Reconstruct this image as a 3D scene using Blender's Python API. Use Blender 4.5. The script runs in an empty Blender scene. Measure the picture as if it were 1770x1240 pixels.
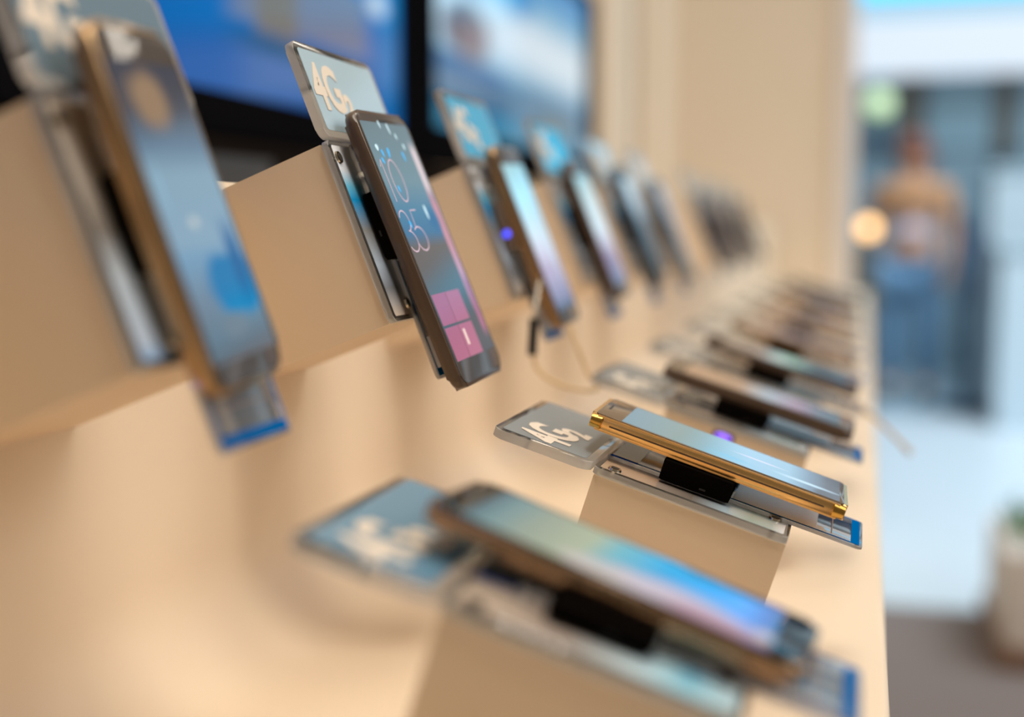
import bpy, bmesh, math, random
from mathutils import Matrix, Vector

random.seed(4)
SC = bpy.context.scene
COL = SC.collection
R = math.radians
ZC = 1.06                      # eye height of the camera above the shop floor (m)


def lin(*rgb):
    return tuple((c / 255 / 12.92) if c / 255 <= .04045 else ((c / 255 + .055) / 1.055) ** 2.4 for c in rgb) + (1.0,)


# ------------------------------------------------------------------ camera, world, light, exposure
cam = bpy.data.cameras.new('camera')
cam.sensor_width = 36.0
cam.lens = 36.0 * 2200 / 1770
cam.clip_start = .02
cam.dof.use_dof = True
cam.dof.focus_distance = .598
cam.dof.aperture_fstop = 2.5
camo = bpy.data.objects.new('camera', cam)
camo.location = (0, 0, ZC)
camo.rotation_euler = (R(90 - 5.762), 0, R(15.423))
COL.objects.link(camo)
SC.camera = camo

world = bpy.data.worlds.new('shop_ambient')
SC.world = world
world.use_nodes = True
world.node_tree.nodes['Background'].inputs[0].default_value = (1.0, .84, .64, 1)
world.node_tree.nodes['Background'].inputs[1].default_value = .14


def area(name, loc, target, size, power, color, size_y=None):
    l = bpy.data.lights.new(name, 'AREA')
    l.energy = power
    l.color = color
    l.size = size
    if size_y:
        l.shape = 'RECTANGLE'
        l.size_y = size_y
    o = bpy.data.objects.new(name, l)
    o.location = loc
    d = Vector(target) - Vector(loc)
    o.rotation_euler = d.to_track_quat('-Z', 'Y').to_euler()
    COL.objects.link(o)
    return o


for k_, y_ in enumerate((.38, .95, 1.75, 2.6)):  # row of unseen lamps, the nearest added to lift the block sides
    area('unseen_counter_light', (.10, y_, ZC + 1.5), (-.16, y_ - .05, ZC - .2), .42, (9.5, 4.7, 5, 3.5)[k_], (1.0, .92, .80))
area('added_side_fill', (1.9, .75, ZC + 1.35), (-.2, .8, ZC - .1), 2.2, 36, (1.0, .95, .90))  # unseen soft fill, added to brighten the stands and counter
area('hall_daylight', (2.4, 4.6, ZC + 4.6), (1.2, 7.6, ZC - 1.0), 3.0, 235, (.80, .92, 1.0), 5.0).data.spread = R(115)
SC.cycles.transparent_max_bounces = 48
SC.cycles.max_bounces = 16

SC.view_settings.view_transform = 'Standard'
SC.view_settings.look = 'None'
SC.view_settings.exposure = 0.22
SC.view_settings.gamma = 1.0
SC.view_settings.use_curve_mapping = False


# ------------------------------------------------------------------ materials
def new_mat(name):
    m = bpy.data.materials.new(name)
    m.use_nodes = True
    nt = m.node_tree
    nt.nodes.clear()
    out = nt.nodes.new('ShaderNodeOutputMaterial')
    return m, nt, out


def pbr(name, col, rough=.5, metal=0.0, coat=0.0, spec=.5, noise=0.0, scale=30, emit=None, strength=1.0):
    m, nt, out = new_mat(name)
    b = nt.nodes.new('ShaderNodeBsdfPrincipled')
    b.inputs['Base Color'].default_value = col
    b.inputs['Roughness'].default_value = rough
    b.inputs['Metallic'].default_value = metal
    b.inputs['Coat Weight'].default_value = coat
    b.inputs['Coat Roughness'].default_value = .12
    b.inputs['Specular IOR Level'].default_value = spec
    if emit:
        b.inputs['Emission Color'].default_value = emit
        b.inputs['Emission Strength'].default_value = strength
    if noise:
        tc = nt.nodes.new('ShaderNodeTexCoord')
        n = nt.nodes.new('ShaderNodeTexNoise')
        n.inputs['Scale'].default_value = scale
        n.inputs['Detail'].default_value = 4
        nt.links.new(tc.outputs['Object'], n.inputs['Vector'])
        mx = nt.nodes.new('ShaderNodeMix')
        mx.data_type = 'RGBA'
        mx.inputs[6].default_value = tuple(c * (1 - noise) for c in col[:3]) + (1,)
        mx.inputs[7].default_value = tuple(min(1, c * (1 + noise)) for c in col[:3]) + (1,)
        nt.links.new(n.outputs['Fac'], mx.inputs[0])
        nt.links.new(mx.outputs[2], b.inputs['Base Color'])
    nt.links.new(b.outputs[0], out.inputs[0])
    return m


def matte(name, col):
    m, nt, out = new_mat(name)
    d = nt.nodes.new('ShaderNodeBsdfDiffuse')
    d.inputs[0].default_value = col
    nt.links.new(d.outputs[0], out.inputs[0])
    return m


def clear_plastic(name, tint=(.93, .96, .96, 1), body=0.0, body_col=(.8, .8, .8, 1), ior=1.49, rough=.015, back=.45):
    """clear sheet: what is behind shows through, a Fresnel gloss lies on top, 'body' is how milky the sheet is"""
    m, nt, out = new_mat(name)
    tr = nt.nodes.new('ShaderNodeBsdfTransparent')
    tr.inputs[0].default_value = tint
    gl = nt.nodes.new('ShaderNodeBsdfGlossy')
    gl.inputs['Roughness'].default_value = rough
    fr = nt.nodes.new('ShaderNodeFresnel')
    fr.inputs['IOR'].default_value = ior
    mix = nt.nodes.new('ShaderNodeMixShader')
    base = tr.outputs[0]
    if body:
        df = nt.nodes.new('ShaderNodeBsdfDiffuse')
        df.inputs[0].default_value = body_col
        tl = nt.nodes.new('ShaderNodeBsdfTranslucent')
        tl.inputs[0].default_value = body_col
        a = nt.nodes.new('ShaderNodeMixShader')
        a.inputs[0].default_value = back
        nt.links.new(df.outputs[0], a.inputs[1])
        nt.links.new(tl.outputs[0], a.inputs[2])
        b = nt.nodes.new('ShaderNodeMixShader')
        b.inputs[0].default_value = body
        nt.links.new(tr.outputs[0], b.inputs[1])
        nt.links.new(a.outputs[0], b.inputs[2])
        base = b.outputs[0]
    nt.links.new(fr.outputs[0], mix.inputs[0])
    nt.links.new(base, mix.inputs[1])
    nt.links.new(gl.outputs[0], mix.inputs[2])
    nt.links.new(mix.outputs[0], out.inputs[0])
    return m


def picture(name, ramp, blobs=(), bezel_gloss=True, strength=.76, rough=.04):
    """a glowing display, some with painted reflections: colour ramp down the screen, then soft blobs / rectangles (u, v, ru, rv, colour, softness, kind)"""
    m, nt, out = new_mat(name)
    uv = nt.nodes.new('ShaderNodeUVMap')
    sep = nt.nodes.new('ShaderNodeSeparateXYZ')
    nt.links.new(uv.outputs[0], sep.inputs[0])
    cr = nt.nodes.new('ShaderNodeValToRGB')
    els = cr.color_ramp.elements
    while len(els) > 1:
        els.remove(els[-1])
    for i, (p, c) in enumerate(ramp):
        e = els[0] if i == 0 else els.new(p)
        e.position = p
        e.color = lin(*c)
    nt.links.new(sep.outputs[1], cr.inputs[0])
    cur = cr.outputs[0]
    noise = nt.nodes.new('ShaderNodeTexNoise')
    noise.inputs['Scale'].default_value = 5
    nt.links.new(uv.outputs[0], noise.inputs['Vector'])

    def mth(op, a, b=None):
        n = nt.nodes.new('ShaderNodeMath')
        n.operation = op
        for k, x in enumerate((a, b)):
            if x is None:
                continue
            if isinstance(x, (int, float)):
                n.inputs[k].default_value = x
            else:
                nt.links.new(x, n.inputs[k])
        return n.outputs[0]
    for (u, v, ru, rv, c, soft, kind) in blobs:
        du = mth('ABSOLUTE', mth('DIVIDE', mth('SUBTRACT', sep.outputs[0], u), ru))
        dv = mth('ABSOLUTE', mth('DIVIDE', mth('SUBTRACT', sep.outputs[1], v), rv))
        if kind == 'r':
            d = mth('MAXIMUM', du, dv)
        else:
            d = mth('SQRT', mth('ADD', mth('MULTIPLY', du, du), mth('MULTIPLY', dv, dv)))
            d = mth('ADD', d, mth('MULTIPLY', mth('SUBTRACT', noise.outputs['Fac'], .5), .5))
        mr = nt.nodes.new('ShaderNodeMapRange')
        mr.interpolation_type = 'SMOOTHSTEP'
        mr.inputs['From Min'].default_value = 1.0
        mr.inputs['From Max'].default_value = 1.0 - soft
        nt.links.new(d, mr.inputs['Value'])
        mx = nt.nodes.new('ShaderNodeMix')
        mx.data_type = 'RGBA'
        nt.links.new(mr.outputs[0], mx.inputs[0])
        nt.links.new(cur, mx.inputs[6])
        mx.inputs[7].default_value = lin(*c)
        cur = mx.outputs[2]
    b = nt.nodes.new('ShaderNodeBsdfPrincipled')
    b.inputs['Base Color'].default_value = (.004, .004, .005, 1)
    b.inputs['Roughness'].default_value = rough
    b.inputs['Emission Strength'].default_value = strength
    b.inputs['Specular IOR Level'].default_value = .14
    nt.links.new(cur, b.inputs['Emission Color'])
    nt.links.new(b.outputs[0], out.inputs[0])
    return m


M = {}
M['laminate'] = pbr('beige_laminate', (.80, .645, .475, 1), .48, coat=.03, noise=.015, scale=9)
M['block'] = pbr('beige_block_laminate', (.77, .60, .42, 1), .5, noise=.015, scale=14)
M['wall'] = pbr('beige_wall_panel', (.74, .60, .45, 1), .55, noise=.02, scale=3)
M['wall_daylit'] = pbr('daylit_wall_edge', (.74, .66, .60, 1), .5)  # paler copy of the wall: daylight put into the trim's colour
M['joint'] = pbr('panel_joint', (.36, .27, .19, 1), .7)
M['acrylic'] = clear_plastic('clear_acrylic', body=.045, body_col=(.9, .88, .86, 1))
M['acrylic_edge'] = clear_plastic('polished_acrylic_edge', tint=(.96, .95, .94, 1), body=.58, body_col=(1.0, .96, .91, 1), rough=.2, back=.6)
M['film'] = clear_plastic('blue_print_film', tint=(.80, .90, .95, 1), body=.86, body_col=(.62, .80, .90, 1), rough=.05, back=.2)
M['film_mid'] = clear_plastic('grey_blue_print_film', tint=(.75, .86, .92, 1), body=.72, body_col=(.30, .43, .53, 1), rough=.05, back=.3)
M['film_front'] = clear_plastic('warm_grey_print_film', tint=(.86, .88, .90, 1), body=.52, body_col=(.52, .60, .66, 1), rough=.05, back=.3)
M['film_strong'] = clear_plastic('strong_blue_print_film', tint=(.55, .80, .92, 1), body=.74, body_col=(.24, .47, .66, 1), rough=.05, back=.3)
M['film_cyan_reflect'] = clear_plastic('cyan_print_film', tint=(.25, .75, .95, 1), body=.85, body_col=(.02, .52, .85, 1), rough=.05, back=.3)  # cyan reflection on two signs, painted as film colour
M['letter'] = pbr('cream_print', (.74, .63, .51, 1), .55)
M['border_blue'] = matte('blue_print', lin(0, 92, 160))
M['border_dark'] = matte('deep_blue_print', lin(10, 70, 190))
M['patch_blue'] = clear_plastic('pale_blue_print', tint=(.6, .75, .9, 1), body=.75, body_col=(.22, .38, .55, 1))
M['card'] = clear_plastic('price_card_sheet', tint=(.95, .96, .97, 1), body=.26, body_col=(.88, .90, .94, 1))
M['paper'] = pbr('white_card_reflection', (.90, .91, .93, 1), .35)  # white reflection on the price card, painted as a strip
M['text_grey'] = pbr('grey_print', lin(160, 130, 115), .6)
M['steel'] = pbr('screw_steel', (.62, .55, .44, 1), .22, metal=1)
M['hole'] = pbr('screw_socket', (.03, .025, .02, 1), .5)
M['puck'] = matte('black_sensor_plastic', (.0045, .0035, .003, 1))
M['puck_smoke'] = pbr('brown_smoked_sensor_plastic', (.17, .115, .08, 1), .22)
M['led'] = pbr('blue_led', (.05, .05, .3, 1), .4, emit=lin(70, 80, 255), strength=2.2)
M['led_violet'] = pbr('violet_led', (.1, .05, .3, 1), .4, emit=lin(135, 95, 250), strength=1.6)
M['gold'] = pbr('gold_metal', (.96, .60, .24, 1), .26, metal=1)
M['gold_dark'] = pbr('gold_cap_metal', (.62, .36, .08, 1), .22, metal=1)
M['brown'] = pbr('dark_brown_phone_body', (.085, .05, .03, 1), .36, spec=.5, coat=.15)
M['bronze'] = pbr('bronze_phone_body', (.42, .27, .14, 1), .3, metal=.85)
M['copper'] = pbr('brown_gold_phone_body', (.33, .21, .11, 1), .32, metal=.8)
M['graphite'] = pbr('graphite_phone_body', (.10, .11, .12, 1), .33, metal=.6)
M['greyb'] = pbr('grey_phone_body', (.30, .30, .30, 1), .35, metal=.5)
M['rosy'] = pbr('brass_rimmed_phone_body', (.34, .225, .14, 1), .2, metal=.9)
M['glass_black'] = pbr('black_phone_glass', (.012, .011, .010, 1), .04, spec=.15)
M['glass_tan_reflect'] = pbr('tan_reflection_glass', (.17, .12, .075, 1), .06, spec=.3)  # black glass with the counter's tan reflection in its colour
M['glass_grey'] = pbr('grey_phone_glass', (.085, .07, .062, 1), .06, spec=.10)
M['slot'] = pbr('dark_slot', (.01, .01, .01, 1), .5)
M['cord'] = pbr('tan_cord', (.66, .47, .24, 1), .5)
M['cord_pale'] = pbr('pale_cord', (.62, .55, .45, 1), .5)
M['plug'] = pbr('black_plug_rubber', (.006, .006, .006, 1), .5)
M['tv_black'] = matte('black_bezel', (.004, .004, .005, 1))
M['media_black'] = matte('black_media_panel', (.009, .007, .006, 1))
M['screen_dark'] = pbr('dark_trim', (.03, .025, .022, 1), .35)
M['floor_far'] = pbr('pale_floor_tile', (.60, .69, .76, 1), .38, noise=.03, scale=1.2)
M['floor_blue'] = pbr('blue_grey_floor_tile', (.36, .50, .60, 1), .35, noise=.04, scale=1.5)
M['floor_near'] = pbr('grey_brown_carpet', (.19, .155, .145, 1), .9, noise=.12, scale=60)
M['far_wall'] = pbr('far_grey_blue_wall', lin(120, 146, 160), .6)
M['mullion'] = pbr('dark_bronze_mullion', lin(84, 82, 76), .5)
M['shop_pane'] = pbr('grey_blue_shop_pane', lin(128, 158, 172), .25)
M['fascia'] = pbr('lit_white_fascia', (.05, .05, .05, 1), .5, emit=lin(222, 236, 250), strength=.84)
M['fascia_soft'] = pbr('lit_pale_fascia', (.05, .05, .05, 1), .5, emit=lin(160, 204, 230), strength=.85)
M['glow_panel'] = pbr('dim_glow_panel', (.3, .36, .4, 1), .5, emit=lin(165, 200, 225), strength=.48)  # glow for the added panel, no real window
M['cyan_tube'] = pbr('cyan_light_strip', (.1, .5, .7, 1), .4, emit=lin(10, 190, 240), strength=1.25)
M['white_gloss'] = pbr('white_counter_gloss', (.52, .63, .70, 1), .35)
M['counter_blue'] = pbr('pale_blue_counter_top', (.42, .55, .62, 1), .35)
M['navy'] = pbr('navy_cloth', lin(38, 62, 92), .8)
M['jeans'] = pbr('blue_denim', lin(100, 140, 175), .85, noise=.08, scale=40)
M['jacket'] = pbr('tan_jacket_cloth', lin(200, 150, 108), .8)
M['lilac'] = pbr('lilac_shirt_cloth', lin(196, 198, 222), .8)
M['skin'] = pbr('skin', lin(205, 158, 130), .55)
M['hair'] = pbr('red_brown_hair', lin(118, 66, 52), .6)
M['shoe'] = pbr('teal_shoe', lin(40, 92, 112), .6)
M['eye'] = pbr('eye', (.02, .02, .02, 1), .2)
M['lip'] = pbr('lip', lin(170, 95, 90), .5)
M['lamp'] = pbr('warm_lamp_globe', (.9, .6, .3, 1), .4, emit=lin(255, 196, 120), strength=3.2)
M['lamp_green'] = pbr('pale_green_lamp_globe', (.7, .9, .6, 1), .4, emit=lin(200, 225, 170), strength=.9)
M['wood'] = pbr('brown_wood', (.20, .11, .065, 1), .5, noise=.15, scale=8)
M['planter'] = pbr('cream_planter', (.66, .60, .55, 1), .5)
M['leaf'] = pbr('green_leaf', lin(74, 112, 62), .6, noise=.2, scale=20)
M['pink_tile'] = pbr('pink_app_tile', (.01, .01, .01, 1), .08, spec=.08, emit=lin(176, 88, 118), strength=.82)
M['pink_tile_b'] = pbr('rose_app_tile', (.01, .01, .01, 1), .08, spec=.08, emit=lin(182, 96, 124), strength=.82)
M['digit'] = pbr('pale_pink_digit', (.01, .01, .01, 1), .2, emit=lin(214, 172, 180), strength=.9)
M['spark'] = pbr('cyan_sparkle', (.01, .01, .01, 1), .2, emit=lin(40, 165, 225), strength=1.0)
M['spark_w'] = pbr('white_sparkle', (.01, .01, .01, 1), .2, emit=lin(196, 222, 226), strength=1.0)
M['cream_mark'] = pbr('cream_mark', (.01, .01, .01, 1), .2, emit=lin(232, 196, 176), strength=1.0)


def printed(name, ramp, blob=None):
    """a paper insert: print and painted reflections along its length"""
    m = picture(name, ramp, [blob] if blob else [])
    nt = m.node_tree
    b = [n for n in nt.nodes if n.type == 'BSDF_PRINCIPLED'][0]
    src = b.inputs['Emission Color'].links[0].from_socket
    nt.links.remove(b.inputs['Emission Color'].links[0])
    b.inputs['Emission Strength'].default_value = 0
    b.inputs['Roughness'].default_value = .05
    b.inputs['Specular IOR Level'].default_value = .75
    nt.links.new(src, b.inputs['Base Color'])
    return m


M['insert_back'] = printed('white_cyan_reflect_insert', [(0, (240, 240, 242)), (.14, (232, 236, 242)), (.24, (110, 195, 228)), (.32, (20, 150, 210)), (.5, (140, 138, 136)), (.70, (176, 188, 202)), (.84, (128, 130, 136)), (.93, (176, 170, 166)), (1, (205, 185, 165))])  # grey lower half holds the phone's reflection
M['insert_front'] = printed('pale_green_reflect_insert', [(0, (168, 148, 128)), (.3, (154, 138, 124)), (.5, (120, 110, 100)), (.68, (166, 184, 194)), (.82, (148, 168, 162)), (.93, (158, 176, 176)), (1, (218, 222, 226))])  # dark middle is a painted reflection
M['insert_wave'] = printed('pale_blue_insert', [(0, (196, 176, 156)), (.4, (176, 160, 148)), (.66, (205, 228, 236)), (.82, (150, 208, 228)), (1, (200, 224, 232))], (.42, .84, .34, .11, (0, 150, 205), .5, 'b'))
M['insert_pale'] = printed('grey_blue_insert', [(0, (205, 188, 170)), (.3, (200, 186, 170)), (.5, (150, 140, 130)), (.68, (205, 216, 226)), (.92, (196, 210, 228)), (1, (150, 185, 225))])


# ------------------------------------------------------------------ mesh helpers
class MB:
    def __init__(s):
        s.bm = bmesh.new()
        s.mats = []

    def mi(s, m):
        if m not in s.mats:
            s.mats.append(m)
        return s.mats.index(m)

    def prism(s, pts, z0, z1, mat, side=None, bev=0, seg=2):
        """polygon in XY swept from z0 to z1; bev rounds the rims"""
        bm = s.bm
        lo = [bm.verts.new((x, y, z0)) for x, y in pts]
        hi = [bm.verts.new((x, y, z1)) for x, y in pts]
        n = len(pts)
        sm, tm = s.mi(side or mat), s.mi(mat)
        fb = bm.faces.new(lo[::-1])
        ft = bm.faces.new(hi)
        fb.material_index = ft.material_index = tm
        fs = []
        for i in range(n):
            f = bm.faces.new((lo[i], lo[(i + 1) % n], hi[(i + 1) % n], hi[i]))
            f.material_index = sm
            fs.append(f)
        if bev:
            ed = [e for e in fb.edges] + [e for e in ft.edges]
            r = bmesh.ops.bevel(bm, geom=ed, offset=bev, segments=seg, profile=.5, affect='EDGES', clamp_overlap=True)
            for f in r['faces']:
                f.material_index = sm
        return s

    def rbox(s, x0, x1, y0, y1, z0, z1, mat, r=.003, seg=5, side=None, bev=0, bseg=2):
        return s.prism(rrect(x0, x1, y0, y1, r, seg), z0, z1, mat, side, bev, bseg)

    def box(s, x0, x1, y0, y1, z0, z1, mat, bev=0):
        return s.prism([(x0, y0), (x1, y0), (x1, y1), (x0, y1)], z0, z1, mat, bev=bev)

    def tube(s, pts, rad, mat, n=10):
        bm = s.bm
        pts = [Vector(p) for p in pts]
        rads = rad if isinstance(rad, (list, tuple)) else [rad] * len(pts)
        rings = []
        for i, p in enumerate(pts):
            d = (pts[min(i + 1, len(pts) - 1)] - pts[max(i - 1, 0)]).normalized()
            a = d.orthogonal().normalized() if i == 0 else (rings_a - d * rings_a.dot(d)).normalized()
            rings_a = a
            b = d.cross(a)
            rings.append([bm.verts.new(p + (a * math.cos(t) + b * math.sin(t)) * rads[i]) for t in [2 * math.pi * k / n for k in range(n)]])
        m = s.mi(mat)
        for i in range(len(rings) - 1):
            for k in range(n):
                f = bm.faces.new((rings[i][k], rings[i][(k + 1) % n], rings[i + 1][(k + 1) % n], rings[i + 1][k]))
                f.material_index = m
        for ring in (rings[0][::-1], rings[-1]):
            f = bm.faces.new(ring)
            f.material_index = m
        return s

    def cyl(s, c, axis, r, h, mat, n=20, r2=None):
        c, a = Vector(c), Vector(axis).normalized()
        return s.tube([c, c + a * h], [r, r if r2 is None else r2], mat, n)

    def ball(s, c, r, mat, sx=1, sy=1, sz=1, n=16):
        res = bmesh.ops.create_uvsphere(s.bm, u_segments=n, v_segments=n // 2 + 2, radius=r)
        m = s.mi(mat)
        for v in res['verts']:
            v.co = Vector((v.co.x * sx, v.co.y * sy, v.co.z * sz)) + Vector(c)
            for f in v.link_faces:
                f.material_index = m
        return s

    def ribbon(s, pts, w, z0, z1, mat):
        """a flat stroke of width w along a polyline in XY"""
        bm = s.bm
        P = [Vector((p[0], p[1])) for p in pts]
        L, Rr = [], []
        for i, p in enumerate(P):
            d = (P[min(i + 1, len(P) - 1)] - P[max(i - 1, 0)]).normalized()
            nrm = Vector((-d.y, d.x)) * w / 2
            L.append(p + nrm)
            Rr.append(p - nrm)
        m = s.mi(mat)
        for i in range(len(P) - 1):
            q = [Rr[i], Rr[i + 1], L[i + 1], L[i]]
            v = [bm.verts.new((p.x, p.y, z1)) for p in q]
            f = bm.faces.new(v)
            f.material_index = m
        return s

    def build(s, name, parent=None, smooth=40, uv=None):
        me = bpy.data.meshes.new(name)
        s.bm.normal_update()
        bmesh.ops.recalc_face_normals(s.bm, faces=s.bm.faces[:])
        if uv:
            (x0, x1, y0, y1, swap) = uv
            lay = s.bm.loops.layers.uv.new('UVMap')
            for f in s.bm.faces:
                for l in f.loops:
                    fx = (l.vert.co.x - x0) / (x1 - x0)
                    yy = l.vert.co.z if swap == 'yz' else l.vert.co.y
                    fy = (yy - y0) / (y1 - y0)
                    if swap == 'yz':
                        fx = (l.vert.co.y - x0) / (x1 - x0)
                        l[lay].uv = (fx, fy)
                    else:
                        l[lay].uv = (fy, fx)
        s.bm.to_mesh(me)
        s.bm.free()
        for m in s.mats:
            me.materials.append(m)
        if smooth:
            me.polygons.foreach_set('use_smooth', [True] * len(me.polygons))
            me.set_sharp_from_angle(angle=R(smooth))
        o = bpy.data.objects.new(name, me)
        COL.objects.link(o)
        if parent:
            o.parent = parent
        return o


def rrect(x0, x1, y0, y1, r, seg=5):
    if r <= 0:
        return [(x0, y0), (x1, y0), (x1, y1), (x0, y1)]
    pts = []
    for cx, cy, a0 in ((x1 - r, y1 - r, 0), (x0 + r, y1 - r, 90), (x0 + r, y0 + r, 180), (x1 - r, y0 + r, 270)):
        for k in range(seg + 1):
            a = R(a0 + 90 * k / seg)
            pts.append((cx + r * math.cos(a), cy + r * math.sin(a)))
    return pts


def tag(o, label, cat, group=None):
    o['label'] = label
    o['category'] = cat
    if group:
        o['group'] = group
    return o


def structure(o):
    o['kind'] = 'structure'
    return o


def empty(name, mat=None, loc=None):
    o = bpy.data.objects.new(name, None)
    o.empty_display_size = .02
    COL.objects.link(o)
    if mat is not None:
        o.matrix_world = mat
    if loc is not None:
        o.location = loc
    return o


def children(o):
    return [c for c in bpy.data.objects if c.parent == o]


def copy_tree(o, parent=None):
    c = o.copy()
    COL.objects.link(c)
    if parent is not None:
        c.parent = parent
    for ch in children(o):
        copy_tree(ch, c)
    return c


def text_mesh(name, body, size, mat, loc, parent, bold=.0, z=.0002, ang=90, sx=1.0):
    """printed lettering, read with +Y to the right and -X up, lying in the local XY plane"""
    cu = bpy.data.curves.new(name, 'FONT')
    cu.body = body
    cu.size = size
    cu.offset = bold
    cu.extrude = z / 2
    cu.resolution_u = 4
    t = bpy.data.objects.new(name + '_font', cu)
    COL.objects.link(t)
    dg = bpy.context.evaluated_depsgraph_get()
    me = bpy.data.meshes.new_from_object(t.evaluated_get(dg))
    me.name = name
    bpy.data.objects.remove(t)
    bpy.data.curves.remove(cu)
    me.transform(Matrix.Translation(loc) @ Matrix.Rotation(R(ang), 4, 'Z') @ Matrix.Scale(sx, 4, (1, 0, 0)))
    me.materials.clear()
    me.materials.append(mat)
    o = bpy.data.objects.new(name, me)
    COL.objects.link(o)
    o.parent = parent
    return o


# ------------------------------------------------------------------ the room
YEND = 4.5
b = MB()
b.box(-.9, 6, 3.69, 7.6, -.04, 0, M['floor_far'])
b.box(-.9, 6, 7.6, 12, -.04, 0, M['floor_blue'])
structure(b.build('floor', smooth=0))
b = MB()
b.box(-.9, 6, -1.5, 3.69, -.04, 0, M['floor_near'])
structure(b.build('floor_carpet', smooth=0))

# wall behind the screens, in panels with joints, then the end wall and its pale edge
b = MB()
b.box(-.80, -.66, -.6, YEND + .25, 0, 3.2, M['wall'])
for y in (3.72, 4.15):
    b.box(-.66, -.655, y, y + .05, ZC - .2, 3.2, M['joint'])
structure(b.build('wall_back', smooth=0))
b = MB()
b.box(-.66, -.105, YEND, YEND + .25, 0, 3.2, M['wall'])
structure(b.build('wall_end', smooth=0))
b = MB()
b.box(-.105, -.04, YEND - .015, YEND + .26, 0, 3.2, M['wall_daylit'], bev=.008)
structure(b.build('trim_1', smooth=0))
# slim pilasters on the back wall beyond the screens
for i, (y0, y1, d) in enumerate(((3.2, 3.55, .02), (3.9, 4.1, .035))):
    b = MB()
    b.box(-.66, -.66 + d, y0, y1, ZC + .03, 3.2, M['wall'], bev=.004)
    structure(b.build('trim_%d' % (i + 2), smooth=0))

# ------------------------------------------------------------------ the counter
XW, ZT, XF = -.305, ZC - .2125, .0165
Y0, Y1 = -.05, YEND - .022
root = empty('display_counter', loc=(-.15, 2.2, 0))
tag(root, 'long beige laminate display counter with curved upright back, carrying both rows of phones', 'counter')


def sweep(name, prof, parent, mat, y0, y1):
    m = MB()
    bm = m.bm
    a = [bm.verts.new((x + .15, y0 - 2.2, z)) for x, z in prof]
    c = [bm.verts.new((x + .15, y1 - 2.2, z)) for x, z in prof]
    mi = m.mi(mat)
    n = len(prof)
    for i in range(n):
        bm.faces.new((a[i], a[(i + 1) % n], c[(i + 1) % n], c[i]))
    bm.faces.new(a)
    bm.faces.new(c[::-1])
    return m.build(name, parent, smooth=35)


rc = .055
prof = [(-.632, ZC + .024), (XW - .004, ZC + .024), (XW, ZC + .020)]
for k in range(0, 13):
    a = R(180 + 90 * k / 12)
    prof.append((XW + rc + rc * math.cos(a), ZT + rc + rc * math.sin(a)))
for k in range(0, 6):
    a = R(90 - 90 * k / 5)
    prof.append((XF - .004 + .004 * math.cos(a), ZT - .004 + .004 * math.sin(a)))
prof += [(XF, ZT - .05), (-.632, ZT - .05)]
sweep('counter_top', prof, root, M['laminate'], Y0, Y1)
m = MB()
m.box(-.632 + .15, XF - .01 + .15, Y0 - 2.2, Y1 - 2.2, 0, ZT - .05, M['block'])
m.build('base_cabinet', root, smooth=0)

# ------------------------------------------------------------------ station frames (x: down the phone, y: along the counter, z: out of the face)
BACK, FRONT = (-.235, ZC - .0019, 68.4), (-.0741, ZC - .126, 17.6)


def frame(row, y):
    x, z, th = row
    return Matrix.Translation((x, y, z)) @ Matrix.Rotation(R(th), 4, 'Y')


def station_y(k):
    return (.6175 - .222) if k < 0 else .6175 + .222 * k


ORD = ['nearest', 'second', 'third', 'fourth', 'fifth', 'sixth', 'seventh', 'eighth', 'ninth', 'tenth', 'eleventh']


# blocks: a wedge whose face carries the stand, its sides square to that face, ending on the counter's back or top
def make_block(row, name):
    x, z, th = row
    t = R(th)
    A, N = Vector((math.cos(t), -math.sin(t))), Vector((math.sin(t), math.cos(t)))
    o = Vector((x, z))
    p0, p1 = o - A * .046, o + A * .046
    if row is BACK:
        s0, s1 = (p0.x - XW - .0003) / N.x, (p1.x - XW - .0003) / N.x
    else:
        s0, s1 = (p0.y - ZT - .0003) / N.y, (p1.y - ZT - .0003) / N.y
    q0, q1 = p0 - N * s0, p1 - N * s1
    m = MB()
    bm = m.bm
    prof = [p0, p1, q1, q0]
    prof = [((p - o).dot(A), (p - o).dot(N)) for p in prof]
    a = [bm.verts.new((p[0], -.0475, p[1])) for p in prof]
    c = [bm.verts.new((p[0], .0475, p[1])) for p in prof]
    m.mi(M['block'])
    for i in range(4):
        bm.faces.new((a[i], a[(i + 1) % 4], c[(i + 1) % 4], c[i]))
    bm.faces.new(a)
    bm.faces.new(c[::-1])
    es = [e for e in bm.edges if all(v.co.length < .07 for v in e.verts)]
    bmesh.ops.bevel(bm, geom=es, offset=.0008, segments=2, profile=.5, affect='EDGES')
    ob = m.build(name, smooth=30)
    return ob


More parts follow.
